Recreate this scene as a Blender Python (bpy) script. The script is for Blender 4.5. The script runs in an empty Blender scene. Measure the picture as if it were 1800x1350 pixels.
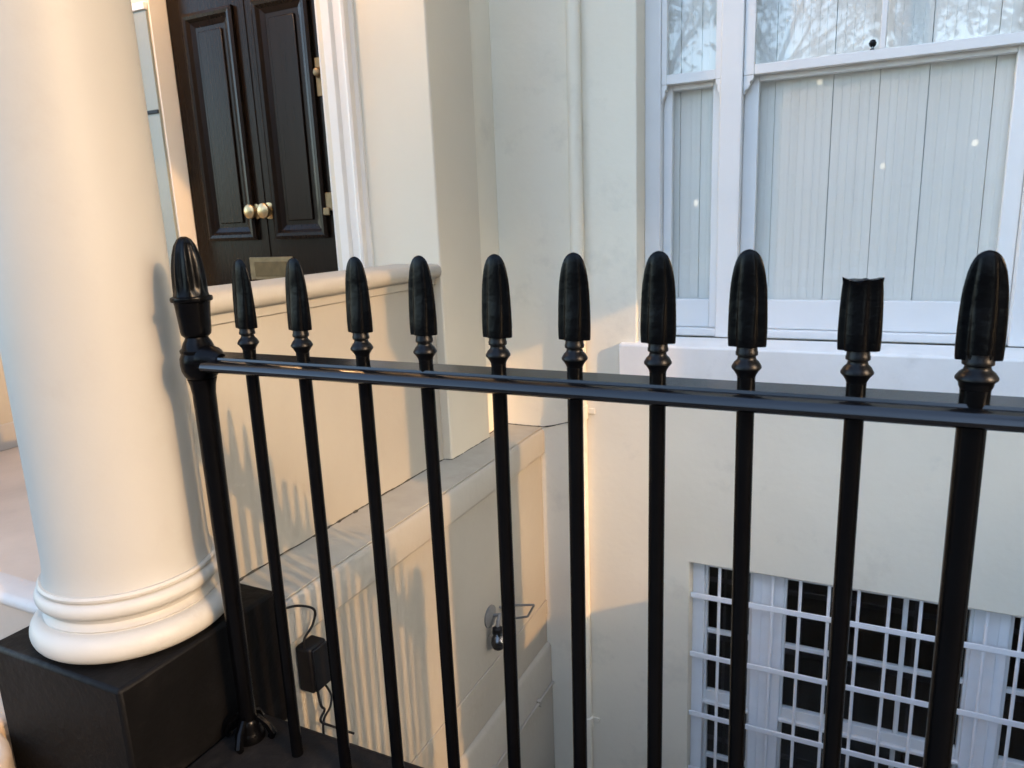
import bpy, bmesh, math, random
from mathutils import Vector, Matrix, noise
R = math.radians
random.seed(7)
C = bpy.context.scene.collection
H = 1.2            # eye height above the pavement; scene z = 0 is the pavement, helper coordinates are relative to the eye

# ------------------------------------------------------------------ camera
cam = bpy.data.cameras.new('camera'); camo = bpy.data.objects.new('camera', cam); C.objects.link(camo)
bpy.context.scene.camera = camo
YAW, PITCH, ROLL = R(26.15), R(12.62), R(-2.28)
cy, sy = math.cos(YAW), math.sin(YAW)
fwd = Vector((-sy*math.cos(PITCH), cy*math.cos(PITCH), -math.sin(PITCH)))
r0 = Vector((cy, sy, 0)); u0 = r0.cross(fwd)
rr = r0*math.cos(ROLL)+u0*math.sin(ROLL); uu = -r0*math.sin(ROLL)+u0*math.cos(ROLL)
M = Matrix((rr, uu, -fwd)).transposed().to_4x4(); M.translation = Vector((0, 0, H))
camo.matrix_world = M
cam.sensor_width = 36; cam.lens = 36*1277/1800
cam.clip_start = 0.05; cam.clip_end = 300
cam.dof.use_dof = True; cam.dof.focus_distance = 1.55; cam.dof.aperture_fstop = 9.0

# ------------------------------------------------------------------ world, sun, exposure
SUN = Vector((1, -0.313, 0.42)).normalized()      # towards the sun
w = bpy.data.worlds.new('World'); bpy.context.scene.world = w; w.use_nodes = True
nt = w.node_tree; nt.nodes.clear()
sk = nt.nodes.new('ShaderNodeTexSky'); sk.sky_type = 'NISHITA'; sk.sun_disc = False
sk.sun_elevation = math.asin(SUN.z); sk.sun_rotation = math.atan2(SUN.x, SUN.y)
sk.air_density = 1.0; sk.dust_density = 1.4; sk.ozone_density = 1.0
bg = nt.nodes.new('ShaderNodeBackground'); bg.inputs[1].default_value = 0.15
ow = nt.nodes.new('ShaderNodeOutputWorld')
nt.links.new(sk.outputs[0], bg.inputs[0]); nt.links.new(bg.outputs[0], ow.inputs[0])
sl = bpy.data.lights.new('sun', 'SUN'); sl.energy = 0.33; sl.angle = R(0.5); sl.color = (1.0, 0.55, 0.21)
so = bpy.data.objects.new('sun', sl); C.objects.link(so); so.location = (6, -3, 6)
so.rotation_euler = SUN.to_track_quat('Z', 'Y').to_euler()
vs = bpy.context.scene.view_settings
vs.view_transform = 'Standard'; vs.look = 'None'; vs.gamma = 1; vs.use_curve_mapping = False
vs.exposure = 3.1
try:
    bpy.context.scene.cycles.max_bounces = 10
    bpy.context.scene.cycles.transparent_max_bounces = 12
except Exception: pass

# ------------------------------------------------------------------ materials
def mat(name, col, rough=.5, spec=.5, metal=0, var=.06, vscale=3.0, bump=.0, bscale=60, stain=None, stain_amt=0, stain_scale=4, coat=0, streak=0):
    m = bpy.data.materials.new(name); m.use_nodes = True; t = m.node_tree; n = t.nodes; l = t.links
    b = n['Principled BSDF']
    b.inputs['Roughness'].default_value = rough; b.inputs['Metallic'].default_value = metal
    b.inputs['Specular IOR Level'].default_value = spec
    if coat: b.inputs['Coat Weight'].default_value = coat; b.inputs['Coat Roughness'].default_value = .12
    tc = n.new('ShaderNodeNewGeometry')
    nz = n.new('ShaderNodeTexNoise'); nz.inputs['Scale'].default_value = vscale; nz.inputs['Detail'].default_value = 5
    src = tc.outputs['Position']
    if streak:
        mp = n.new('ShaderNodeMapping'); mp.inputs['Scale'].default_value = (streak, streak, .35)
        l.new(src, mp.inputs[0]); l.new(mp.outputs[0], nz.inputs['Vector'])
    else: l.new(src, nz.inputs['Vector'])
    mr = n.new('ShaderNodeMapRange'); mr.inputs[1].default_value = .25; mr.inputs[2].default_value = .75
    mr.inputs[3].default_value = 1-var; mr.inputs[4].default_value = 1+var
    l.new(nz.outputs[0], mr.inputs[0])
    mx = n.new('ShaderNodeVectorMath'); mx.operation = 'SCALE'; mx.inputs[0].default_value = col
    l.new(mr.outputs[0], mx.inputs['Scale']); out = mx.outputs[0]
    if stain:
        n2 = n.new('ShaderNodeTexNoise'); n2.inputs['Scale'].default_value = stain_scale; n2.inputs['Detail'].default_value = 9; n2.inputs['Roughness'].default_value = .7
        l.new(src, n2.inputs['Vector'])
        m2 = n.new('ShaderNodeMapRange'); m2.inputs[1].default_value = .56; m2.inputs[2].default_value = .78; m2.inputs[3].default_value = 0; m2.inputs[4].default_value = stain_amt
        l.new(n2.outputs[0], m2.inputs[0])
        mm = n.new('ShaderNodeMix'); mm.data_type = 'RGBA'; mm.inputs[7].default_value = (*stain, 1)
        l.new(m2.outputs[0], mm.inputs[0]); l.new(out, mm.inputs[6]); out = mm.outputs[2]
    l.new(out, b.inputs['Base Color'])
    if bump:
        n3 = n.new('ShaderNodeTexNoise'); n3.inputs['Scale'].default_value = bscale; n3.inputs['Detail'].default_value = 6
        l.new(src, n3.inputs['Vector'])
        bp = n.new('ShaderNodeBump'); bp.inputs['Strength'].default_value = 1; bp.inputs['Distance'].default_value = bump
        l.new(n3.outputs[0], bp.inputs['Height']); l.new(bp.outputs[0], b.inputs['Normal'])
    return m

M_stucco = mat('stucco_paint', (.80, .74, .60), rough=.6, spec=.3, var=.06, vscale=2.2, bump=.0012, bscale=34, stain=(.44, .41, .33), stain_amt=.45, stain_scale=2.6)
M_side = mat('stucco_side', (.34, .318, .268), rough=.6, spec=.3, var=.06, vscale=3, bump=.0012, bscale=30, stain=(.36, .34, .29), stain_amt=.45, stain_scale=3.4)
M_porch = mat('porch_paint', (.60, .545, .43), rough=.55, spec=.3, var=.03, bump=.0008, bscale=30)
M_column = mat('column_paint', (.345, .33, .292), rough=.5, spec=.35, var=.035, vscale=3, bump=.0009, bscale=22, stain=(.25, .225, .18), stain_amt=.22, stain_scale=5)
M_trim = mat('porch_trim_white', (.64, .605, .545), rough=.35, spec=.45, var=.03, vscale=6)
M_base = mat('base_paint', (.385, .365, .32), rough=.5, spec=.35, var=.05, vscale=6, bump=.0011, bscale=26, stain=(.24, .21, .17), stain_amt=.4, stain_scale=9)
M_grille = mat('grille_white', (.88, .88, .88), rough=.4, spec=.4, var=.04, vscale=12)
M_plate = mat('tarnished_brass', (.20, .145, .08), rough=.55, metal=1, var=.2, vscale=30)
M_flap = mat('dull_brass', (.13, .09, .045), rough=.6, metal=1, var=.2, vscale=30)
M_well = mat('dirty_well_render', (.28, .27, .25), rough=.85, var=.15, bump=.002)
M_white = mat('white_gloss', (.78, .775, .75), rough=.32, spec=.5, var=.025, vscale=6, bump=.0004, bscale=60)
M_sill = mat('sill_paint', (.77, .765, .73), rough=.45, spec=.4, var=.05, vscale=7, bump=.0008, bscale=50, stain=(.5, .5, .47), stain_amt=.4, stain_scale=9)
M_iron = mat('black_iron_paint', (.0012, .0012, .0014), rough=.25, spec=.095, var=.3, vscale=20, bump=.0011, bscale=48)
M_collar = mat('collar_black_paint', (.0015, .0015, .0018), rough=.36, spec=.16, var=.3, vscale=20, bump=.0006, bscale=45)
M_rail = mat('polished_black_paint', (.0018, .0018, .0022), rough=.22, spec=.45, var=.3, vscale=20, bump=.0003, bscale=25)
M_plinth = mat('black_masonry_paint', (.0026, .0024, .0024), rough=.55, spec=.10, var=.35, vscale=9, bump=.0022, bscale=42, stain=(.02, .018, .018), stain_amt=.4, stain_scale=7)
M_kerb = mat('black_kerb_paint', (.008, .007, .0065), rough=.65, spec=.15, var=.35, vscale=6, bump=.002, bscale=60, stain=(.028, .024, .02), stain_amt=.6, stain_scale=9)
M_door = mat('door_gloss', (.009, .0055, .0035), rough=.26, spec=.13, var=.25, vscale=10, bump=.0004, bscale=40, streak=12)
M_brass = mat('brass', (.48, .35, .18), rough=.38, metal=1, var=.1, vscale=40)
M_steel = mat('lock_metal', (.62, .58, .5), rough=.3, metal=1, var=.1, vscale=40)
M_stone = mat('pale_stone', (.48, .44, .40), rough=.55, spec=.4, var=.12, vscale=5, bump=.001, bscale=60, stain=(.32, .26, .22), stain_amt=.7, stain_scale=3)
M_marble = mat('porch_marble', (.46, .375, .30), rough=.4, spec=.45, var=.16, vscale=3.5, bump=.0006, bscale=50, stain=(.36, .28, .23), stain_amt=.9, stain_scale=2.4)
M_tan = mat('sandstone', (.42, .33, .24), rough=.8, spec=.2, var=.2, vscale=8, bump=.003, bscale=50)
M_skirt = mat('grey_skirting', (.34, .33, .31), rough=.6, var=.06)
M_asph = mat('asphalt', (.05, .05, .05), rough=.9, var=.3, vscale=30, bump=.004, bscale=150)
M_pave = mat('york_stone', (.15, .14, .13), rough=.85, var=.18, vscale=3, bump=.003, bscale=60)
M_conc = mat('area_concrete', (.24, .24, .23), rough=.85, var=.15, vscale=3, bump=.003, bscale=40)
M_blind = mat('shutter_paint', (.80, .785, .72), rough=.6, spec=.3, var=.045, vscale=1.0, streak=60, bump=.0004, bscale=60)
M_room = mat('room_dark', (.05, .045, .04), rough=.9, var=.2)
M_roomb = mat('room_pale', (.30, .28, .25), rough=.9, var=.1)
M_dirt = mat('dirt_seam', (.05, .045, .035), rough=.95, var=.4, vscale=40)
M_rubber = mat('black_plastic', (.004, .004, .005), rough=.55, spec=.25, var=.2, vscale=30)
M_galv = mat('pale_grey_metal', (.17, .17, .165), rough=.5, metal=.2, var=.12, vscale=60)
M_bark = mat('bark', (.06, .05, .04), rough=.9, var=.3, vscale=12, bump=.01, bscale=20)
M_leaf = mat('leaf', (.06, .075, .03), rough=.6, var=.35, vscale=3)
M_hedge = mat('hedge_leaf', (.035, .05, .022), rough=.6, var=.35, vscale=5)
M_brick = mat('brown_brick', (.20, .15, .12), rough=.85, var=.2, vscale=4)
M_wood = mat('brown_wood', (.12, .07, .04), rough=.5, var=.25, vscale=8)

def glass(name, tint=(.985, .99, .99), boost=1.0):
    m = bpy.data.materials.new(name); m.use_nodes = True; t = m.node_tree; n = t.nodes; l = t.links
    n.remove(n['Principled BSDF']); o = n['Material Output']
    tr = n.new('ShaderNodeBsdfTransparent'); tr.inputs[0].default_value = (*tint, 1)
    gl = n.new('ShaderNodeBsdfGlossy'); gl.inputs['Roughness'].default_value = .02
    fr = n.new('ShaderNodeFresnel'); fr.inputs[0].default_value = 1.85
    g = n.new('ShaderNodeNewGeometry'); nz = n.new('ShaderNodeTexNoise'); nz.inputs['Scale'].default_value = 2.4; nz.inputs['Detail'].default_value = 2
    bp = n.new('ShaderNodeBump'); bp.inputs['Distance'].default_value = .0012
    l.new(g.outputs['Position'], nz.inputs['Vector']); l.new(nz.outputs[0], bp.inputs['Height']); l.new(bp.outputs[0], gl.inputs['Normal'])
    mx = n.new('ShaderNodeMixShader')
    bf = n.new('ShaderNodeMath'); bf.operation = 'SUBTRACT'; bf.inputs[0].default_value = 1; l.new(g.outputs['Backfacing'], bf.inputs[1])
    ml = n.new('ShaderNodeMath'); ml.operation = 'MULTIPLY'; l.new(bf.outputs[0], ml.inputs[0]); l.new(fr.outputs[0], ml.inputs[1])
    l.new(ml.outputs[0], mx.inputs[0]); l.new(tr.outputs[0], mx.inputs[1]); l.new(gl.outputs[0], mx.inputs[2]); l.new(mx.outputs[0], o.inputs[0])
    return m
M_glass = glass('window_glass')
def emis(name, col, s):
    m = bpy.data.materials.new(name); m.use_nodes = True; b = m.node_tree.nodes['Principled BSDF']
    b.inputs['Base Color'].default_value = (.8, .7, .5, 1)
    b.inputs['Emission Color'].default_value = (*col, 1); b.inputs['Emission Strength'].default_value = s
    return m
M_lamp = emis('lamp_glow', (1, .86, .62), .75)

# ------------------------------------------------------------------ helpers
def bx(bm, x0, x1, y0, y1, z0, z1):
    v = [bm.verts.new((x, y, z)) for x in (x0, x1) for y in (y0, y1) for z in (z0, z1)]
    for f in ((0, 1, 3, 2), (4, 6, 7, 5), (0, 4, 5, 1), (2, 3, 7, 6), (0, 2, 6, 4), (1, 5, 7, 3)):
        bm.faces.new([v[i] for i in f])
def lathe(bm, prof, cx, cy, seg=32, lobes=0, depth=0.0, phase=0.0, cap=True, sharp=.8):
    rings = []
    for item in prof:
        r, z = item[0], item[1]; lf = item[2] if len(item) > 2 else 0
        ring = []
        for i in range(seg):
            a = 2*math.pi*i/seg
            k = 1.0
            if lobes and lf: k = 1-depth*lf*(0.5-0.5*math.cos(lobes*(a+phase)))**sharp
            ring.append(bm.verts.new((cx+r*k*math.cos(a), cy+r*k*math.sin(a), z)))
        rings.append(ring)
    for a, b in zip(rings, rings[1:]):
        for i in range(seg):
            j = (i+1) % seg
            bm.faces.new((a[i], a[j], b[j], b[i]))
    if cap:
        bm.faces.new(list(reversed(rings[0]))); bm.faces.new(rings[-1])
def tube(bm, pts, rad, seg=8):
    pts = [Vector(p) for p in pts]; rings = []; up = None
    for i, p in enumerate(pts):
        d = (pts[min(i+1, len(pts)-1)]-pts[max(i-1, 0)]).normalized()
        if up is None:
            up = d.orthogonal().normalized()
        up = (up-d*up.dot(d)).normalized(); s = d.cross(up)
        r = rad[i] if isinstance(rad, (list, tuple)) else rad
        rings.append([bm.verts.new(p+up*r*math.cos(2*math.pi*k/seg)+s*r*math.sin(2*math.pi*k/seg)) for k in range(seg)])
    for a, b in zip(rings, rings[1:]):
        for k in range(seg):
            j = (k+1) % seg
            bm.faces.new((a[k], a[j], b[j], b[k]))
    bm.faces.new(list(reversed(rings[0]))); bm.faces.new(rings[-1])
def extr_y(bm, prof, y0, y1):      # closed profile in (x, z) swept along y
    a = [bm.verts.new((x, y0, z)) for x, z in prof]; b = [bm.verts.new((x, y1, z)) for x, z in prof]; n = len(prof)
    for i in range(n):
        j = (i+1) % n; bm.faces.new((a[i], a[j], b[j], b[i]))
    bm.faces.new(a); bm.faces.new(list(reversed(b)))
def extr_x(bm, prof, x0, x1):      # closed profile in (y, z) swept along x
    a = [bm.verts.new((x0, y, z)) for y, z in prof]; b = [bm.verts.new((x1, y, z)) for y, z in prof]; n = len(prof)
    for i in range(n):
        j = (i+1) % n; bm.faces.new((a[i], a[j], b[j], b[i]))
    bm.faces.new(a); bm.faces.new(list(reversed(b)))
def extr_z(bm, prof, z0, z1):      # closed profile in (x, y) swept along z
    a = [bm.verts.new((x, y, z0)) for x, y in prof]; b = [bm.verts.new((x, y, z1)) for x, y in prof]; n = len(prof)
    for i in range(n):
        j = (i+1) % n; bm.faces.new((a[i], a[j], b[j], b[i]))
    bm.faces.new(a); bm.faces.new(list(reversed(b)))
def wall_y(bm, x0, x1, z0, z1, y0, y1, holes):    # wall whose faces are at y0 (front) and y1 with rectangular holes (x0,x1,z0,z1)
    xs = sorted({x0, x1, *[h[0] for h in holes], *[h[1] for h in holes]})
    zs = sorted({z0, z1, *[h[2] for h in holes], *[h[3] for h in holes]})
    V = {}
    def v(i, k, y): 
        if (i, k, y) not in V: V[(i, k, y)] = bm.verts.new((xs[i], y, zs[k]))
        return V[(i, k, y)]
    solid = lambda i, k: 0 <= i < len(xs)-1 and 0 <= k < len(zs)-1 and not any(h[0]-1e-6 <= xs[i] < h[1]-1e-6 and h[2]-1e-6 <= zs[k] < h[3]-1e-6 for h in holes)
    for i in range(len(xs)-1):
        for k in range(len(zs)-1):
            if not solid(i, k): continue
            bm.faces.new((v(i, k, y0), v(i+1, k, y0), v(i+1, k+1, y0), v(i, k+1, y0)))
            bm.faces.new((v(i, k, y1), v(i, k+1, y1), v(i+1, k+1, y1), v(i+1, k, y1)))
            for di, dk, e in ((-1, 0, ((i, k), (i, k+1))), (1, 0, ((i+1, k), (i+1, k+1))), (0, -1, ((i, k), (i+1, k))), (0, 1, ((i, k+1), (i+1, k+1)))):
                if not solid(i+di, k+dk):
                    (a, b), (c, d) = e
                    bm.faces.new((v(a, b, y0), v(c, d, y0), v(c, d, y1), v(a, b, y1)))
def rootpos(o):
    return o.matrix_world.translation.copy() if o.parent is None else Vector(o['wp'])
def obj(name, bm, m, parent=None, bevel=0, smooth=35, seg=2):
    bmesh.ops.translate(bm, verts=bm.verts, vec=(0, 0, H))
    bmesh.ops.recalc_face_normals(bm, faces=bm.faces)
    me = bpy.data.meshes.new(name)
    # origin at the centre of the base
    xs = [v.co for v in bm.verts]
    lo = Vector((min(c[i] for c in xs) for i in range(3))); hi = Vector((max(c[i] for c in xs) for i in range(3)))
    org = Vector(((lo.x+hi.x)/2, (lo.y+hi.y)/2, lo.z))
    bmesh.ops.translate(bm, verts=bm.verts, vec=-org)
    bm.to_mesh(me); bm.free()
    if smooth:
        for p in me.polygons: p.use_smooth = True
        me.set_sharp_from_angle(angle=R(smooth))
    me.materials.append(m)
    o = bpy.data.objects.new(name, me); C.objects.link(o)
    o['wp'] = tuple(org)
    if parent is not None:
        o.parent = parent; o.location = org-Vector(parent['wp'])
    else: o.location = org
    if bevel:
        b = o.modifiers.new('bevel', 'BEVEL'); b.width = bevel; b.segments = seg; b.limit_method = 'ANGLE'; b.angle_limit = R(40)
        b.harden_normals = False
    return o
def thing(name, label, cat, loc, group=None):
    o = bpy.data.objects.new(name, None); C.objects.link(o); o.empty_display_size = .1
    p = Vector(loc)+Vector((0, 0, H)); o.location = p; o['wp'] = tuple(p)
    o['label'] = label; o['category'] = cat
    if group: o['group'] = group
    return o
def tag(o, label, cat, group=None):
    o['label'] = label; o['category'] = cat
    if group: o['group'] = group
    return o
def kind(o, k): o['kind'] = k; return o
def B(): return bmesh.new()
def boxo(name, m, parent, *d, bevel=.003):
    bm = B(); bx(bm, *d); return obj(name, bm, m, parent, bevel)
def copy_tree(o, dv, parent=None):  # a thing or part, with copies of what hangs under it
    c = o.copy(); C.objects.link(c)
    if parent is not None: c.parent = parent
    if dv is not None: c.location = o.location+Vector(dv)
    for ch in [x for x in C.objects if x.parent == o]: copy_tree(ch, None, c)
    return c

# ================================================================== SETTING
kind(boxo('pavement', M_pave, None, -14, 14, -2.6, .74, -1.5, -1.2, bevel=0), 'structure')
kind(boxo('road', M_asph, None, -40, 40, -8.2, -2.75, -1.6, -1.32, bevel=0), 'structure')
kind(boxo('street_kerb', M_pave, None, -40, 40, -2.74, -2.605, -1.6, -1.2, bevel=.01), 'structure')
kind(boxo('far_pavement', M_pave, None, -40, 40, -10.2, -8.21, -1.6, -1.2, bevel=.01), 'structure')
kind(boxo('garden_ground', M_hedge, None, -60, 60, -60, -10.21, -1.7, -1.22, bevel=0), 'structure')
kind(boxo('area_floor', M_conc, None, -1.254, 4, 1.05, 2.828, -3.2, -3.0, bevel=0), 'structure')
kind(boxo('area_retaining_wall', M_well, None, -1.30, 4, .80, 1.045, -3.2, -1.215, bevel=0), 'structure')

# kerb the railing stands on
bm = B()
xs = [-1.238+i*.02 for i in range(130)]
bx(bm, -1.238, 1.40, .775, 1.08, -1.21, -1.10)
ko = obj('railing_kerb', bm, M_kerb, None, .012, seg=3); kind(ko, 'structure')

# ================================================================== HOUSE
house = thing('house', 'cream stucco townhouse front with black front door, tall sash window and barred basement window', 'house', (0, 2.83, -1.2))
WX0, WX1, WZ0, WZ1 = -.82, .82, -.52, 1.75
BX0, BX1, BZ0, BZ1 = -.594, .80, -2.75, -1.425
bm = B(); wall_y(bm, -1.80, 3.6, -3.2, 3.2, 2.83, 3.05, [(WX0, WX1, WZ0, WZ1), (BX0, BX1, BZ0, BZ1)])
obj('front_wall', bm, M_stucco, house, .006)
DX0, DX1, DZ0, DZ1 = -2.722, -1.865, -.86, 1.35
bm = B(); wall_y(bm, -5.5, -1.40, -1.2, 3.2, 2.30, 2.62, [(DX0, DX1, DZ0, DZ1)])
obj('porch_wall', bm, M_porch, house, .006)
boxo('return_wall', M_stucco, house, -1.8, -1.425, 2.60, 2.836, -.89, 3.2)

# ---- front door
door = boxo('front_door', M_door, house, DX0+.004, DX1-.004, 2.385, 2.43, -.855, DZ1-.004)
DC = -2.292
def panel(x0, x1, z0, z1):
    # bolection moulding frame with recessed field
    mw = .055
    p = B()
    prof = [(0, .0), (0, -.016), (.012, -.022), (.024, -.020), (.036, -.008), (mw, -.001), (mw, 0)]
    ring = []
    for t, dy in prof:
        ring.append([(x0+t, 2.384+dy, z0+t), (x1-t, 2.384+dy, z0+t), (x1-t, 2.384+dy, z1-t), (x0+t, 2.384+dy, z1-t)])
    V = [[p.verts.new(c) for c in rg] for rg in ring]
    for a, b in zip(V, V[1:]):
        for i in range(4): j = (i+1) % 4; p.faces.new((a[i], a[j], b[j], b[i]))
    p.faces.new(V[-1])
    obj('door_panel', p, M_door, door, 0, smooth=0)
    q = B(); f = .018
    bx(q, x0+mw+f, x1-mw-f, 2.376, 2.3835, z0+mw+f, z1-mw-f)
    obj('panel_field', q, M_door, door, .004)
for s in (-1, 1):
    a, b = (DC-.330, DC-.052) if s < 0 else (DC+.052, DC+.330)
    panel(a, b, -.035, .885); panel(a, b, .99, 1.28); panel(a, b, -.72, -.26)
bx_ = B(); bx(bx_, DC-.003, DC+.003, 2.3815, 2.3845, -.85, DZ1-.01); obj('meeting_bead', bx_, M_door, door, 0)
def knob(x, z, r, name='door_knob'):
    k = B()
    lathe(k, [(r*1.05, 0), (r*1.05, .004), (r*.45, .007), (r*.42, .016), (r*.8, .022), (r*1.0, .032), (r*.95, .042), (r*.6, .050), (r*.15, .0525)], 0, 0, 24)
    bmesh.ops.rotate(k, verts=k.verts, cent=(0, 0, 0), matrix=Matrix.Rotation(R(90), 3, 'X'))
    bmesh.ops.translate(k, verts=k.verts, vec=(x, 2.381, z))
    return obj(name, k, M_brass, door)
knob(DC-.050, .082, .030); knob(DC+.026, .082, .032)
q = B()
bx(q, DC-.115, DC+.125, 2.374, 2.381, -.205, -.108); lp = obj('letter_plate', q, M_plate, door, .003)
q = B(); bx(q, DC-.085, DC+.095, 2.370, 2.3735, -.19, -.128); obj('letter_flap', q, M_flap, door, .002)
q = B()
lathe(q, [(.021, 0), (.021, .006), (.016, .012), (.016, .022), (.010, .026)], 0, 0, 20)
bmesh.ops.rotate(q, verts=q.verts, cent=(0, 0, 0), matrix=Matrix.Rotation(R(90), 3, 'X'))
bmesh.ops.translate(q, verts=q.verts, vec=(-1.938, 2.381, .585))
bx(q, -1.957, -1.915, 2.377, 2.381, .50, .64)
obj('latch_plate', q, M_plate, door, .002)
q = B(); bx(q, -1.962, -1.915, 2.372, 2.381, .07, .14); bx(q, -1.982, -1.940, 2.364, 2.3715, .052, .082)
obj('rim_lock', q, M_plate, door, .003)
# jamb linings, architrave, side light
boxo('jamb_lining', M_trim, house, -2.7225, -2.716, 2.296, 2.384, -.86, 1.349, bevel=.002)
boxo('jamb_lining', M_trim, house, -1.871, -1.860, 2.30, 2.38, -.86, 1.35, bevel=.004)
bm = B()
A0 = -1.822
prof = [(A0, 2.30), (A0, 2.272), (A0+.006, 2.266), (A0+.040, 2.266), (A0+.046, 2.272), (A0+.050, 2.278), (A0+.082, 2.277), (A0+.087, 2.268), (A0+.098, 2.262), (A0+.108, 2.266), (A0+.112, 2.285), (A0+.124, 2.292), (A0+.126, 2.30)]
extr_z(bm, prof, -.86, 1.5)
obj('architrave', bm, M_trim, house, 0, smooth=30)
boxo('head_jamb', M_trim, house, -2.72, -1.873, 2.285, 2.38, 1.335, 1.349)
slt = boxo('side_light', M_white, house, -2.832, -2.812, 2.280, 2.2995, -.60, .93, bevel=.003)
q = B(); bx(q, -2.811, -2.731, 2.288, 2.2993, -.60, .905); obj('pane', q, mat('obscured_glass', (.24, .255, .225), rough=.3, spec=.25, var=.08, vscale=2), slt, 0)
q = B(); bx(q, -2.811, -2.731, 2.282, 2.2878, .503, .518); obj('leaded_strap', q, M_rubber, slt, .002)
q = B(); bx(q, -2.8115, -2.727, 2.278, 2.2996, .906, .935); obj('top_rail', q, M_white, slt, .003)

# ---- tall sash window
win = B()
YF0, YF1 = 2.945, 3.03
bx(win, WX0, -.757, YF0, YF1, -.485, WZ1); bx(win, .757, WX1, YF0, YF1, -.485, WZ1)
bx(win, -.532, -.452, YF0-.004, YF1, -.485, WZ1); bx(win, .452, .532, YF0-.004, YF1, -.485, WZ1)
window = obj('sash_window', win, M_white, house, .004)
def sash(x0, x1, z0, z1, y, st, bot, top, bars=(), horn=False, nm='upper_sash'):
    s = B(); t = .035
    bx(s, x0, x0+st, y, y+t, z0, z1); bx(s, x1-st, x1, y, y+t, z0, z1)
    bx(s, x0+st, x1-st, y+.001, y+t-.001, z0, z0+bot); bx(s, x0+st, x1-st, y+.001, y+t-.001, z1-top, z1)
    if horn:
        for a, b, sg in ((x0, x0+st, 1), (x1-st, x1, -1)):
            inner = a if sg > 0 else b; outer = b if sg > 0 else a
            w_ = st*sg
            pr = [(inner, z0), (inner+w_*.98, z0), (inner+w_*.92, z0-.016), (inner+w_*.62, z0-.022), (inner+w_*.66, z0-.034), (inner+w_*.40, z0-.046), (inner+w_*.18, z0-.05), (inner+w_*.12, z0-.062), (inner, z0-.064)]
            va = [s.verts.new((x, y+.002, z)) for x, z in pr]; vb = [s.verts.new((x, y+t-.004, z)) for x, z in pr]
            n_ = len(pr)
            for i in range(n_):
                j = (i+1) % n_; s.faces.new((va[i], va[j], vb[j], vb[i]))
            s.faces.new(va); s.faces.new(list(reversed(vb)))
    so_ = obj(nm, s, M_white, window, .003)
    edges = [x0+st]
    for b in bars:
        g = B(); bx(g, b-.010, b+.010, y+.004, y+t-.006, z0+bot, z1-top); obj('glazing_bar', g, M_white, window, .003)
        edges += [b-.010, b+.010]
    edges.append(x1-st)
    for a, b in zip(edges[::2], edges[1::2]):
        g = B(); bx(g, a, b, y+.014, y+.018, z0+bot, z1-top); obj('pane', g, M_glass, window, 0)
UZ0, MT = .489, .524
for x0, x1, bars, st in ((-.757, -.532, (), .022), (-.452, .452, (.003,), .040), (.532, .757, (), .022)):
    sash(x0+.001, x1-.001, UZ0, WZ1-.01, 2.952, st-.002, MT-UZ0, .05, bars, True, 'upper_sash')
    sash(x0+.001, x1-.001, -.452, .50, 2.990, st+.012, .113, .03, (), False, 'lower_sash')
    g = B(); bx(g, x0+.001, x1-.001, 2.960, 3.03, -.485, -.4535); obj('frame_sill', g, M_white, window, .003)
q = B(); lathe(q, [(.007, .523), (.007, .530), (.004, .533), (.011, .540), (.013, .548), (.008, .558), (.002, .560)], -.028, 2.972, 14); obj('sash_fastener', q, M_rubber, window)
# stone sill
bm = B(); extr_x(bm, [(2.795, -.632), (2.795, -.507), (2.800, -.502), (2.944, -.487), (2.944, -.632)], -.885, .885)
obj('window_sill', bm, M_sill, house, .004)

# ---- basement window
yb0, yb1 = 2.905, 3.0; bw = B(); bx(bw, BX0, BX1, yb0+.002, yb1, BZ1-.016, BZ1-.001)
bx(bw, BX0, -.545, yb0, yb1, BZ0, BZ1)
for a, b in ((-.348, -.226), (.438, .552)):
    wd = b-a
    bx(bw, a, b, yb0+.012, yb1, BZ0, BZ1)
    bx(bw, a+wd*.30, a+wd*.70, yb0+.005, yb0+.0125, BZ0, BZ1)
bx(bw, .75, BX1, yb0, yb1, BZ0, BZ1)
bwin = obj('basement_window', bw, M_grille, house, .003)
for x0, x1, bars in ((-.545, -.348, ()), (-.226, .438, (-.005, .216)), (.552, .75, ())):
    for z0, z1, y, nm, rails in ((-2.12, BZ1-.002, yb0+.02, 'upper_sash', (.045, .05)), (BZ0, -2.135, yb0+.055, 'lower_sash', (.06, .035))):
        s = B(); st = .012
        bx(s, x0, x0+st, y, y+.03, z0, z1); bx(s, x1-st, x1, y, y+.03, z0, z1)
        bx(s, x0+st, x1-st, y+.001, y+.029, z0, z0+rails[0]); bx(s, x0+st, x1-st, y+.001, y+.029, z1-rails[1], z1)
        obj(nm, s, M_white, bwin, .002)
        zz = [-1.782] if nm == 'upper_sash' else [-2.44]
        for b in bars: 
            g = B(); bx(g, b-.009, b+.009, y+.004, y+.026, z0+rails[0], z1-rails[1]); obj('glazing_bar', g, M_white, bwin, .002)
        for z in zz:
            g = B(); bx(g, x0+st, x1-st, y+.0045, y+.0255, z-.009, z+.009); obj('glazing_bar', g, M_white, bwin, .002)
        es = [x0+st]+[e for b in bars for e in (b-.009, b+.009)]+[x1-st]
        for a, b in zip(es[::2], es[1::2]):
            for za, zb in ((z0+rails[0], zz[0]-.009), (zz[0]+.009, z1-rails[1])):
                g = B(); bx(g, a, b, y+.013, y+.016, za, zb); obj('pane', g, M_glass, bwin, 0)
    g = B(); bx(g, x0+.001, x1-.001, yb0+.005, yb0+.05, -2.134, -2.121); obj('parting_bead', g, M_white, bwin, .002)

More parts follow.
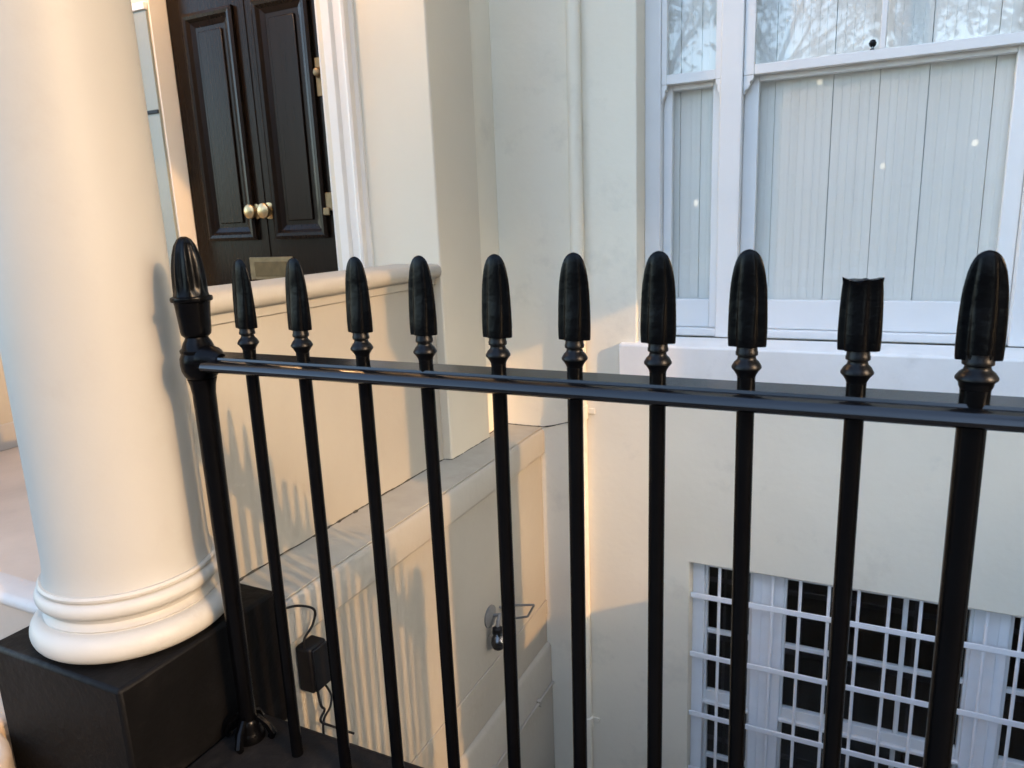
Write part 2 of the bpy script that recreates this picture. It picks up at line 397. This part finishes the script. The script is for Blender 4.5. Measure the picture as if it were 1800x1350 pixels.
# rooms behind the glass
def room(name, x0, x1, y0, y1, z0, z1, m):
    r_ = B(); t = .05
    bx(r_, x0-t, x0, y0, y1, z0, z1); bx(r_, x1, x1+t, y0, y1, z0, z1); bx(r_, x0-t, x1+t, y1, y1+t, z0, z1)
    bx(r_, x0, x1, y0, y1, z0-t, z0); bx(r_, x0, x1, y0, y1, z1, z1+t)
    return obj(name, r_, m, house, 0, smooth=0)
room('room', -1.3, 1.3, 3.062, 6, -.62, 2.4, M_roomb)
room('basement_room', -1.3, 1.5, 3.052, 5.5, -3.1, -1.0, M_room)

# ---- interior shutters
def shutters(label, cx, edges, z0, z1, tilt):
    t = thing('window_shutters', label, 'shutters', (cx, 3.065, z0), 'white board shutters behind the sash window')
    for i, (a, b) in enumerate(zip(edges, edges[1:])):
        g = B(); d = tilt[i % len(tilt)]
        bx(g, a+.0009, b-.0009, 3.034+d, 3.054+d, z0, z1)
        # reeded face: shallow beads down each board
        n_ = max(2, int((b-a)/.028))
        for k in range(1, n_):
            xk = a+(b-a)*k/n_+random.uniform(-.004, .004)
            bx(g, xk-.0016, xk+.0016, 3.0328+d, 3.0338+d, z0, z1)
        obj('shutter_board', g, M_blind, t, .0015)
    return t
shutters('wide white interior shutters of upright boards in the middle of the tall sash window', 0, [-.46, -.347, -.148, .003, .155, .347, .46], -.50, 1.74, [.004, 0, .003, 0, .003, .001])
shutters('narrow white interior shutter behind the left side light of the sash window', -.64, [-.79, -.70, -.62, -.50], -.50, 1.74, [0, .002, .001])
shutters('narrow white interior shutter behind the right side light of the sash window', .64, [.50, .62, .70, .79], -.50, 1.74, [0, .002, .001])

# ---- security grille over the basement window
gr = thing('security_grille', 'white painted security grille of thin bars over the basement window', 'window grille', (.1, 2.86, -2.75))
def bar(p0, p1, r, nm, parent, m, seg=10):
    b = B(); tube(b, [p0, p1], r, seg); return obj(nm, b, m, parent)
for k in range(12):
    x = -.475+.105*k
    bar((x, 2.862, -2.72), (x, 2.862, -1.40), .0065, 'upright_bar', gr, M_grille)
for z in (-1.582, -1.862, -2.155, -2.44, -2.68):
    g = B(); bx(g, -.592, .798, 2.851, 2.8565, z-.012, z+.012); obj('cross_bar', g, M_grille, gr, .002)

# ---- drainpipe
dp = thing('drainpipe', 'cream painted round drainpipe running down the corner of the front wall', 'drainpipe', (-1.06, 2.80, -3.0))
g = B(); lathe(g, [(.0275, -3.0), (.0275, 3.1)], -1.058, 2.802, 24); obj('pipe', g, M_stucco, dp)
for z in (-.80, 1.2, -2.3):
    g = B(); lathe(g, [(.0285, z-.03), (.033, z-.028), (.033, z+.028), (.0285, z+.03)], -1.058, 2.802, 24); bx(g, -1.115, -1.0, 2.822, 2.829, z-.012, z+.012)
    obj('pipe_bracket', g, M_stucco, dp, .002)

# ================================================================== SIDE WALL OF THE ENTRANCE
sw = thing('entrance_side_wall', 'cream rendered side wall of the entrance steps with moulded coping and stepped lower wall', 'wall', (-1.435, 1.7, -1.2))
PX = -1.24
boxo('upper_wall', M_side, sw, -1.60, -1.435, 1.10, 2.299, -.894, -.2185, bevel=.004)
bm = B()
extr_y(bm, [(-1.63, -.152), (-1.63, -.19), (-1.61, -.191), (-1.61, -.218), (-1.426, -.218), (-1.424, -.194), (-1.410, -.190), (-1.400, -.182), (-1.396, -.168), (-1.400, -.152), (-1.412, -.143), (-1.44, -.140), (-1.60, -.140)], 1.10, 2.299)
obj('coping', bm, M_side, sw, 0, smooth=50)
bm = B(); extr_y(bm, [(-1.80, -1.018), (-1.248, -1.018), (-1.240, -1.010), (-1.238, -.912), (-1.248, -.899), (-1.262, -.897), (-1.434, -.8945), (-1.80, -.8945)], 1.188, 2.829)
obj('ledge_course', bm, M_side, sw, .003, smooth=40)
boxo('ledge_top', mat('shade_toned_ledge', (.37, .345, .285), rough=.75, spec=.2, var=.1, vscale=9, bump=.001, bscale=50, stain=(.27, .25, .2), stain_amt=.6, stain_scale=6), sw, -1.434, -1.252, 1.189, 2.828, -.8965, -.892, bevel=.0015)  # added top strip; its separate tone stands in for shade on the ledge
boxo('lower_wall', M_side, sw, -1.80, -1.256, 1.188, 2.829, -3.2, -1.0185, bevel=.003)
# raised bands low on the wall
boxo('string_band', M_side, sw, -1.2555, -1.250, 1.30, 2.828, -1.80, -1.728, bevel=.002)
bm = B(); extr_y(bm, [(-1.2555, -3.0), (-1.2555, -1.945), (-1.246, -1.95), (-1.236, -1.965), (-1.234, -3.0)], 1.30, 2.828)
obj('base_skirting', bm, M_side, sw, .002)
# grimy seam where the upper wall meets the ledge
def seam(pts, r, nm='dirt_seam', parent=sw):
    g = B(); P = []; Rr = []
    for a, b in zip(pts, pts[1:]):
        a, b = Vector(a), Vector(b); n_ = max(2, int((b-a).length/.012))
        for i in range(n_):
            p = a.lerp(b, i/n_)
            P.append(p+Vector((0, 0, .004*noise.noise(p*14)))); Rr.append(r*(.35+1.1*abs(noise.noise(p*23))+.5*abs(noise.noise(p*60))))
    tube(g, P, Rr, 6); return obj(nm, g, M_dirt, parent)
seam([(-1.435, 1.19, -.8905), (-1.435, 2.298, -.8905), (-1.401, 2.302, -.8905), (-1.40, 2.62, -.8905), (-1.425, 2.625, -.8905), (-1.425, 2.828, -.8905), (-1.24, 2.828, -.8905), (-1.12, 2.829, -.86), (-1.09, 2.829, -.82)], .0034)
# dirt crumbs caught in the seam
for y in (1.55, 1.60, 1.66, 1.74, 1.25):
    g = B(); bmesh.ops.create_icosphere(g, subdivisions=2, radius=.006)
    for v in g.verts: v.co *= 1+.5*noise.noise(v.co*180+Vector((y*9, 0, 0)))
    bmesh.ops.scale(g, verts=g.verts, vec=(.8, 2.2, .8)); bmesh.ops.translate(g, verts=g.verts, vec=(-1.432, y, -.891)); obj('dirt_crumb', g, M_dirt, sw)

# pipes along the foot of the wall
for i, (z, x, y0) in enumerate(((-2.15, -1.2275, 2.05),)):
    g = B(); tube(g, [(x, y0, z), (x, 2.82, z)], .006, 10)
    for y in (2.2, 2.65): bx(g, x-.02, x+.012, y-.01, y+.01, z-.013, z+.013)
    tag(obj('conduit_pipe', g, M_side, None), 'thin cream pipe along the foot of the side wall', 'pipe')

# ================================================================== COLUMN
CX, CY = -1.45, .975
col = thing('portico_column', 'smooth round cream column with moulded white base on a black block', 'column', (CX, CY, -1.2))
bm = B(); lathe(bm, [(.172, -.706), (.168, -.690), (.1655, -.66), (.1645, -.4), (.163, 0), (.160, .6), (.155, 1.4), (.150, 2.0)], CX, CY, 96)
obj('shaft', bm, M_column, col, smooth=50)
def arc(rc, zc, a, b, n, r0, ax=1): return [(rc+r0*ax*math.cos(R(t)), zc+r0*math.sin(R(t))) for t in [a+(b-a)*i/n for i in range(n+1)]]
prof = [(.12, -.848), (.186, -.848)]+arc(.178, -.8165, -88, 88, 14, .0315)+[(.178, -.7835), (.180, -.780), (.1725, -.775), (.170, -.768), (.173, -.760), (.176, -.757)]+arc(.171, -.738, -85, 85, 10, .0185)+[(.174, -.7185), (.1795, -.717), (.1805, -.711), (.177, -.706), (.12, -.706)]
bm = B(); lathe(bm, prof, CX, CY, 96); obj('base_moulding', bm, M_base, col, smooth=40)
boxo('plinth', M_plinth, col, -1.662, -1.24, .765, 1.186, -1.2, -.848, bevel=.009)
bm = B(); lathe(bm, [(.15, 2.0), (.165, 2.01), (.165, 2.04), (.20, 2.08), (.20, 2.10)], CX, CY, 48); bx(bm, -1.66, -1.24, .765, 1.186, 2.10, 2.19); obj('capital', bm, M_column, col)

col2 = thing('portico_column', 'far column of the porch standing at the left end of the steps', 'column', (-3.45, CY, -1.2))
for ch in list(col.children):
    c_ = ch.copy(); C.objects.link(c_); c_.parent = col2
# porch: floor, steps, far parapet, roof
kind(boxo('porch_floor', M_marble, None, -3.46, -1.80, .945, 2.36, -1.15, -.862, bevel=.006), 'structure')
st = thing('entrance_steps', 'pale stone entrance step edge beside the column block', 'steps', (-2.5, .85, -1.2))
bm = B(); extr_x(bm, [(1.0, -.859), (.940, -.859), (.926, -.866), (.922, -.880), (.928, -.8905), (.944, -.897), (1.0, -.897)], -3.40, -1.668); obj('nosing', bm, M_stone, st, smooth=60)
boxo('riser', mat('grey_stone', (.42, .43, .43), rough=.6, var=.08), st, -3.40, -1.668, .950, .998, -1.06, -.898)
bm = B()
pp = [(-3.4, .3475)]+[(-1.705+.2125*math.cos(R(a)), .56+.2035*math.sin(R(a))) for a in range(-90, 91, 9)]+[(-1.705, .948), (-3.4, .948)]
extr_z(bm, pp, -1.2, -1.06); obj('lower_step', bm, M_tan, st, .015, seg=3)
fp = thing('far_parapet', 'cream parapet wall on the far side of the porch with grey skirting', 'wall', (-3.35, 1.7, -.86))
boxo('parapet_wall', M_side, fp, -3.45, -3.25, 1.10, 2.299, -.861, -.14)
boxo('skirting', M_skirt, fp, -3.2495, -3.235, 1.10, 2.299, -.861, -.752)
pr = thing('porch_roof', 'flat cream porch roof carried above the column', 'roof', (-2.4, 1.5, 2.2))
boxo('entablature', M_porch, pr, -3.66, -1.24, .76, 2.298, 2.191, 2.6)

# unseen lantern put in under the porch roof to warm the porch walls
ln = thing('porch_fill_lantern', 'unseen lit lantern put in under the porch roof to warm its walls', 'lantern', (-2.35, 1.55, 1.35))
g = B(); tube(g, [(-2.35, 1.55, 1.72), (-2.35, 1.55, 2.19)], .006, 8); obj('chain_rod', g, M_brass, ln)
g = B()
for dx in (-.075, .07):
    for dy in (-.075, .07): bx(g, -2.35+dx, -2.345+dx, 1.55+dy, 1.555+dy, 1.381, 1.659)
[bx(g, *q_) for q_ in ((-2.43, -2.415, 1.47, 1.63, 1.36, 1.38), (-2.285, -2.27, 1.47, 1.63, 1.36, 1.38), (-2.4149, -2.2851, 1.47, 1.485, 1.36, 1.38), (-2.4149, -2.2851, 1.615, 1.63, 1.36, 1.38))]; bx(g, -2.43, -2.27, 1.47, 1.63, 1.66, 1.68)
bx(g, -2.38, -2.32, 1.52, 1.58, 1.681, 1.72); obj('lantern_frame', g, M_brass, ln)
g = B(); lathe(g, [(.012, 1.42), (.03, 1.45), (.036, 1.50), (.03, 1.54), (.012, 1.57)], -2.35, 1.55, 16); obj('bulb', g, emis('bulb_glow', (1, .58, .28), 110), ln)
# ================================================================== RAILING
rail = thing('iron_railing', 'black cast iron railing with spear heads along the front of the basement area', 'railing', (.06, 1.0, -1.10))
bm = B()
extr_x(bm, [(1.030, -.2305), (.987, -.2335), (.9855, -.2375), (.982, -.2375), (.976, -.2388), (.9715, -.2415), (.9672, -.2460), (.9655, -.2510), (.9668, -.2560), (.971, -.2595), (.977, -.2608), (1.020, -.2590), (1.030, -.246)], -1.14, 1.27)
obj('top_rail', bm, M_rail, rail, 0, smooth=28)
def spear_profile(r, zt):
    # radius, z, lobe factor ; zt = tip
    L = .128
    pr = []
    for t, k in ((0, .50), (.0005, .955), (.025, .975), (.14, .995), (.29, .985), (.43, .965), (.57, .93), (.66, .89), (.74, .83), (.81, .765), (.87, .68), (.92, .575), (.955, .46), (.98, .32), (.994, .17), (1, .04)):
        lf = min(1, (1-t)*5)
        if t == 0: lf = .2
        pr.append((r*k, zt-L+L*t, lf))
    return pr
def baluster(x, r=.0119, cut=None, tip=-.0475, label=None, turn=0.0):
    b = B(); lathe(b, [(r*1.02, -1.10), (r, -1.0), (r, -.222), (r*1.02, -.2175)], x, 1.0, 16); o = obj('baluster', b, M_iron, rail)
    if label: o['label'] = label
    g = B(); s = max(.98, r/.0142)
    lathe(g, [(r*1.0, -.2175), (r*1.12, -.2135), (.0165*s, -.2090), (.0200*s, -.2050), (.0200*s, -.2025), (.0165*s, -.1965), (.0132*s, -.1935), (.0122*s, -.1905), (.0122*s, -.1885), (.0148*s, -.1870), (.0150*s, -.1830), (.0142*s, -.1815), (.0136*s, -.1745)], x, 1.0, 24)
    obj('collar', g, M_collar, o, smooth=40)
    h = B(); pr = spear_profile(.0256, tip)
    if cut is not None:
        pr = [p for p in pr if p[1] < cut]; last = pr[-1]
        pr.append((.0238, cut, 1)); 
    lathe(h, pr, x, 1.0, 96, lobes=4, depth=.22, phase=turn, sharp=3.2)
    for v in h.verts:
        t = (v.co.z-(tip-.128))/.128
        v.co.y = 1.0+(v.co.y-1.0)*(.29+.30*max(0, 1-t/.55))
    if cut is not None:
        for v in h.verts:
            if v.co.z > cut-.0005: 
                d = math.hypot(v.co.x-x, v.co.y-1.0); v.co.z += .0045*noise.noise(v.co*90)+ .035*(d-.018)
    obj('spear_head', h, M_iron, o, smooth=40)
    return o
XS = [-1.040, -.909, -.775, -.644, -.517, -.391, -.262, -.133, -.003, .126]+[.126+.13*k for k in range(1, 9)]
tips = [-.041, -.041, -.045, -.046, -.049, -.048, -.047, -.048, None, -.0575]
p0 = baluster(XS[0])
for i, x in enumerate(XS):
    if i == 0: continue
    if i == 8: baluster(x, cut=-.0865, label='baluster whose spear head has snapped off flat', turn=R(15)); continue
    if i == 9: baluster(x, r=.0163, tip=-.0535, label='thicker baluster of the railing'); continue
    c_ = copy_tree(p0, (x-XS[0], 0, 0), rail); c_.rotation_euler = (random.uniform(-.006, .006), random.uniform(-.006, .006), 0); c_.children[0].rotation_euler = (0, 0, random.uniform(-.12, .12))
def end_post(x):
    K = .70
    sc_ = lambda pr_: [(p_[0]*K, *p_[1:]) for p_ in pr_]
    b = B(); lathe(b, [(.0180, -1.10), (.0180, -1.0), (.0190, -.8), (.0212, -.45), (.0222, -.31), (.0245, -.292), (.028, -.280)], x, 1.0, 28); o = obj('end_post', b, M_iron, rail)
    g = B(); prof = [(.040, -.280), (.0485, -.272), (.0545, -.262), (.0565, -.250), (.0555, -.238), (.050, -.2285), (.052, -.2255), (.0525, -.2215), (.046, -.2175), (.041, -.208), (.034, -.2005), (.032, -.1965)]
    lathe(g, sc_(prof), x, 1.0, 40); bmesh.ops.scale(g, verts=g.verts, vec=(.94, .94, 1), space=Matrix.Translation((-x, -1, 0))); obj('ball_joint', g, M_iron, o, smooth=40)
    h = B(); prof = [(.032, -.1965), (.039, -.192), (.041, -.186), (.0435, -.160), (.0465, -.134), (.048, -.1285), (.0545, -.1265), (.0560, -.1225), (.0545, -.1185), (.0468, -.1165), (.0452, -.110, .3), (.0452, -.098, 1), (.0440, -.078, 1), (.0405, -.055, 1), (.0355, -.037, 1), (.0285, -.021, .9), (.019, -.0095, .6), (.008, -.0045, .2), (.002, -.004)]
    lathe(h, sc_(prof), x, 1.0, 64, lobes=8, depth=.16); obj('finial', h, M_iron, o, smooth=40)
    s = B(); sg = 1 if x < 0 else -1
    P = [(x+sg*.020, .998, -.240), (x+sg*.042, .998, -.242), (x+sg*.060, .998, -.245)]
    tube(s, P, [.030, .027, .017], 20); obj('rail_socket', s, M_iron, o)
    f = B(); lathe(f, [(.032, -1.10), (.033, -1.090), (.028, -1.080), (.025, -1.070), (.025, -1.058), (.020, -1.050)], x, 1.0, 24)
    for a in (200, 290, 20, 110):
        c, s_ = math.cos(R(a)), math.sin(R(a))
        tube(f, [(x+.021*c, 1+.021*s_, -1.045), (x+.042*c, 1+.042*s_, -1.062), (x+.054*c, 1+.054*s_, -1.086), (x+.048*c, 1+.048*s_, -1.096)], [.006, .008, .009, .008], 8)
    obj('post_foot', f, M_iron, o)
    return o
end_post(-1.175); end_post(1.30)

# ================================================================== SMALL THINGS
jb = thing('junction_box', 'black weatherproof junction box low on the side wall behind the railing', 'junction box', (-1.22, 1.275, -1.18))
bm = B(); bx(bm, -1.256, -1.206, 1.238, 1.304, -1.162, -1.035); obj('box_body', bm, M_rubber, jb, .008, seg=3)
bm = B(); bx(bm, -1.2058, -1.199, 1.243, 1.299, -1.157, -1.040); obj('box_lid', bm, M_rubber, jb, .003)
def cable(pts, r, label, m=M_rubber):
    P = [Vector(p) for p in pts]; S = []
    for i in range(len(P)-1):
        a, b, c, d = P[max(i-1, 0)], P[i], P[i+1], P[min(i+2, len(P)-1)]
        for k in range(8):
            t = k/8; S.append(.5*((2*b)+(c-a)*t+(2*a-5*b+4*c-d)*t*t+(3*b-a-3*c+d)*t**3))
    S.append(P[-1]); g = B(); tube(g, S, r, 8); return tag(obj('cable', g, m, None), label, 'cable')
cable([(-1.238, 1.20, -.905), (-1.225, 1.24, -.915), (-1.215, 1.28, -.945), (-1.22, 1.275, -.985), (-1.225, 1.245, -1.012), (-1.225, 1.245, -1.05)], .0032, 'thin dark cable looping above the black junction box')
cable([(-1.215, 1.262, -1.170), (-1.20, 1.252, -1.20), (-1.205, 1.268, -1.225), (-1.205, 1.25, -1.245), (-1.19, 1.275, -1.275), (-1.17, 1.33, -1.33)], .0034, 'black cable hanging in an S bend below the junction box')
cable([(-1.215, 1.292, -1.170), (-1.205, 1.298, -1.20), (-1.20, 1.285, -1.225), (-1.205, 1.262, -1.25), (-1.20, 1.25, -1.29), (-1.20, 1.25, -1.40)], .003, 'second black cable dropping straight down from the junction box')
wf = thing('wall_fitting', 'small dark lamp fitting on a pale bracket fixed to the shaded lower wall', 'wall fitting', (-1.25, 2.28, -1.6))
bm = B(); lathe(bm, [(.045, 0), (.045, .006), (.030, .012), (.012, .014)], 0, 0, 20)
bmesh.ops.rotate(bm, verts=bm.verts, cent=(0, 0, 0), matrix=Matrix.Rotation(R(90), 3, 'Y')); bmesh.ops.translate(bm, verts=bm.verts, vec=(-1.2555, 2.275, -1.515)); obj('back_plate', bm, M_galv, wf)
bm = B(); tube(bm, [(-1.245, 2.285, -1.515), (-1.215, 2.285, -1.505), (-1.212, 2.262, -1.52), (-1.212, 2.255, -1.545)], .008, 10); obj('bracket_arm', bm, M_galv, wf)
bm = B(); lathe(bm, [(.010, -1.538), (.020, -1.545), (.022, -1.565), (.018, -1.575), (.026, -1.590), (.029, -1.610), (.022, -1.630), (.008, -1.640)], -1.212, 2.255, 20); obj('lamp_head', bm, M_rubber, wf)
bm = B(); lathe(bm, [(.023, -1.560), (.040, -1.580), (.048, -1.602), (.0465, -1.602), (.0385, -1.582), (.0225, -1.563)], -1.212, 2.255, 24, cap=False); obj('glass_shade', bm, M_glass, wf)
bm = B(); T = [(-1.2, 2.36, -1.50), (-1.10, 2.36, -1.478), (-1.13, 2.36, -1.535), (-1.2, 2.36, -1.56)]
for p_, q_ in zip(T, T[1:]): tube(bm, [p_, q_], .0045, 8)
tube(bm, [(-1.256, 2.36, -1.52), (-1.19, 2.36, -1.52)], .005, 8); obj('wire_guard', bm, M_galv, wf)

# ================================================================== OUT OF FRAME: what shades the walls and what the glass mirrors
nb = thing('neighbouring_porch', 'unseen cream neighbouring porch to the right, shaped to shade the walls', 'porch', (2.4, 2.0, -1.2))  # unseen; piers follow the shadow bands, openings trimmed to cut the sunlight
boxo('low_wall', M_side, nb, 1.36, 1.85, 1.2, 2.829, -3.0, -.74)
boxo('front_pier', M_side, nb, 1.45, 1.75, 1.16, 1.64, -.739, .799)
boxo('rear_pier', M_side, nb, 1.45, 1.75, 2.14, 2.47, -.739, .799)
boxo('entablature', M_side, nb, 1.40, 1.90, 1.10, 2.829, .80, 3.2)
boxo('entablature', M_side, nb, 1.901, 4.2, .80, 2.829, 2.3, 3.2)  # added slab that holds back sky glow from the right
boxo('sun_block_panel', M_side, nb, 1.45, 1.75, 2.471, 2.829, -.10, .799)  # added to keep a sun patch off the shutters
boxo('rear_wall', M_side, nb, 2.40, 5.6, 2.58, 2.829, -1.2, 2.299)

def leaf_blob(bm, c, n_, rad, size):
    for _ in range(n_):
        d = Vector((random.gauss(0, 1), random.gauss(0, 1), random.gauss(0, 1))).normalized()*rad*random.random()**.45
        p = Vector(c)+Vector((d.x, d.y, d.z*.8)); a = Vector((random.uniform(-1, 1), random.uniform(-1, 1), random.uniform(-1, 1))).normalized()
        b = a.orthogonal().normalized()*size*.55; a = a*size
        v = [bm.verts.new(p-a), bm.verts.new(p+b), bm.verts.new(p+a), bm.verts.new(p-b)]; bm.faces.new(v)
def tree(x, y, h, label, seed, leaves=15, tall=.55, spread=(.28, .5), nl=11, big=.085, where='trees across the street', low=.6):
    random.seed(seed)
    t = thing('street_tree', label, 'tree', (x, y, -1.2), where)
    g = B(); top = Vector((x+random.uniform(-.3, .3), y, -1.2+h*tall)); base = Vector((x, y, -1.25))
    tube(g, [base, base.lerp(top, .5)+Vector((.08, 0, 0)), top], [.19, .15, .10], 10); obj('trunk', g, M_bark, t)
    tw = B(); lf = B()
    for i in range(nl):
        a = random.uniform(0, 6.28); el = random.uniform(.3, 1.2); L = h*random.uniform(*spread)
        s = base.lerp(top, random.uniform(low, 1)); e = s+Vector((math.cos(a)*math.cos(el), math.sin(a)*math.cos(el), math.sin(el)))*L
        m_ = s.lerp(e, .5)+Vector((random.uniform(-.2, .2), random.uniform(-.2, .2), .2))
        tube(tw, [s, m_, e], [.06, .035, .012], 6)
        for j in range(9):
            s2 = s.lerp(e, random.uniform(.35, 1)); e2 = s2+Vector((random.gauss(0, .5), random.gauss(0, .5), random.gauss(.25, .4)))*1.1
            tube(tw, [s2, s2.lerp(e2, .5)+Vector((0, 0, .05)), e2], [.018, .011, .005], 4)
            leaf_blob(lf, e2, leaves, .42 if big < .1 else .7, big)
    obj('limbs', tw, M_bark, t); obj('crown', lf, M_leaf, t, smooth=0)
for i, (x, y, h) in enumerate(((-4.6, -11.5, 9.0), (-1.9, -12.6, 8.2), (.6, -11.8, 9.4), (3.4, -12.4, 8.6), (6.2, -11.6, 9))):
    tree(x, y, h, 'thin leaved street tree across the road, %s along the garden hedge' % ('first', 'second', 'third', 'fourth', 'fifth')[i], 20+i)
tree(6.6, -2.35, 11, 'unseen large leafy tree added on the right to hold back sky light', 51, leaves=130, tall=.68, spread=(.26, .42), nl=30, low=.82, big=.17, where=None)  # added tree: crown blocks the bright sky but clears the sun's path
random.seed(5)
hb = B()
for i in range(5200):
    x = random.uniform(-14, 10); z = -1.2+random.random()**.7*(1.9+.35*noise.noise(Vector((x*.8, 0, 0)))); y = -10.7+random.uniform(-.45, .45)
    a = Vector((random.uniform(-1, 1), random.uniform(-1, 1), random.uniform(-1, 1))).normalized(); b = a.orthogonal().normalized()*.05; a *= .085
    p = Vector((x, y, z)); hb.faces.new([hb.verts.new(p-a), hb.verts.new(p+b), hb.verts.new(p+a), hb.verts.new(p-b)])
hd = thing('garden_hedge', 'dark clipped hedge along the garden across the road', 'hedge', (-2, -10.7, -1.2))
obj('foliage', hb, M_hedge, hd, smooth=0)
boxo('hedge_core', M_hedge, hd, -14, 10, -10.95, -10.45, -1.2, .45, bevel=.1)
oh = thing('opposite_house', 'brown brick terrace house beyond the garden trees', 'house', (-1, -30, -1.2))
bm = B(); holes = [(x, x+1.1, z, z+1.9) for x in (-13, -10, -7, -4, -1, 2, 5, 8) for z in (-.2, 3.0)]
wall_y(bm, -15, 11, -1.2, 6.0, -30, -30.4, holes); obj('brick_wall', bm, M_brick, oh, 0, smooth=0)
for h_ in holes: boxo('window', M_room, oh, h_[0], h_[1], -30.35, -30.3, h_[2], h_[3], bevel=0)
eh = thing('terrace_house', 'unseen tall brick terrace on the right, added to block low sky glow', 'house', (34, -15, -1.2))  # added; tall enough to block low sky glow without hiding the sun
holes = [(x, x+1.2, z, z+2.0) for x in range(12, 56, 3) for z in (0, 3.2, 6.4, 9.4)]
bm = B(); wall_y(bm, 10, 60, -1.2, 12.8, -14.6, -15, holes); obj('brick_wall', bm, M_brick, eh, 0, smooth=0)
bm = B(); bx(bm, 10, 60, -14.95, -14.9, -1.2, 12.5); obj('window', bm, M_room, eh, 0, smooth=0)
bm = B(); bx(bm, 10, 60, -20, -15.001, -1.2, 12.8); obj('rear', bm, M_brick, eh, 0, smooth=0)
rh = thing('stucco_terrace', 'unseen cream stucco terrace continuing the row to the right, added to block sky glow', 'house', (30, 4, -1.2))  # unseen row, added to screen the bright horizon on the right
holes = [(x, x+1.2, z, z+2.0) for x in range(7, 58, 3) for z in (-.2, 3.6, 7.0)]
bm = B(); wall_y(bm, 5.61, 60, -1.2, 11.5, 2.4, 2.8, holes); obj('front_wall', bm, M_stucco, rh, 0, smooth=0)
bm = B(); bx(bm, 5.61, 60, 2.75, 2.79, -1.2, 11.4); obj('window', bm, M_room, rh, 0, smooth=0)
sh = thing('end_house', 'unseen brown brick house at the street end, added to block sky glow', 'house', (66, -6, -1.2))  # unseen, added to close off the glow below the sun
holes = [(x, x+1.2, z, z+2.0) for x in range(-14, 2, 3) for z in (0, 3.6, 7.2)]
bm = B(); bx(bm, 63, 70, -16, 4, -1.2, 13.5); obj('brick_wall', bm, M_brick, sh, 0, smooth=0)
for y, y2, z, z2 in holes: boxo('window', M_room, sh, 62.9, 62.98, y, y2, z, z2, bevel=0)
lh = thing('left_terrace', 'unseen cream stucco terrace continuing the row to the left, added to block sky light', 'house', (-30, 4, -1.2))  # unseen row, added to cut blue sky light on the column
holes = [(x, x+1.2, z, z+2.0) for x in range(-58, -8, 3) for z in (-.2, 3.6, 7.0)]
bm = B(); wall_y(bm, -60, -5.51, -1.2, 11.5, 2.2, 2.6, holes); obj('front_wall', bm, M_stucco, lh, 0, smooth=0)
bm = B(); bx(bm, -60, -5.51, 2.55, 2.59, -1.2, 11.4); obj('window', bm, M_room, lh, 0, smooth=0)
uh = thing('upper_house', 'cream upper storeys of the townhouse above the porch', 'house', (-2, 4, 3.2))
bm = B(); bx(bm, -5.5, 5.6, 2.84, 3.2, 3.201, 10.5); obj('upper_wall', bm, M_stucco, uh, 0, smooth=0)
def lamp_post(x, y, z, label, r=.11):
    t = thing('street_lamp', label, 'street lamp', (x, y, -1.2), 'lit lamps across the street')
    g = B(); lathe(g, [(.06, -1.2), (.06, -.9), (.03, -.85), (.025, z-.09), (.04, z-.08), (.03, z-.061)], x, y, 12); obj('post', g, M_iron, t)
    g = B(); lathe(g, [(.02, z-.06), (r, z-.03), (r*1.05, z+.03), (.03, z+.06)], x, y, 14); obj('lamp_glass', g, M_lamp, t)
    g = B(); lathe(g, [(r*1.15, z+.061), (.05, z+.10), (.01, z+.14)], x, y, 14); obj('cap', g, M_iron, t)
for i, (x, z, r_) in enumerate(((-1.03, 2.35, .040), (1.58, 1.01, .060), (.19, .76, .045), (-3.87, .855, .040), (-3.33, .19, .045))):
    lamp_post(x, -9.9, z, 'small lit lamp on a post before the hedge, %s' % ('third from the left', 'fifth from the left', 'fourth from the left', 'first from the left', 'second from the left')[i], r_)
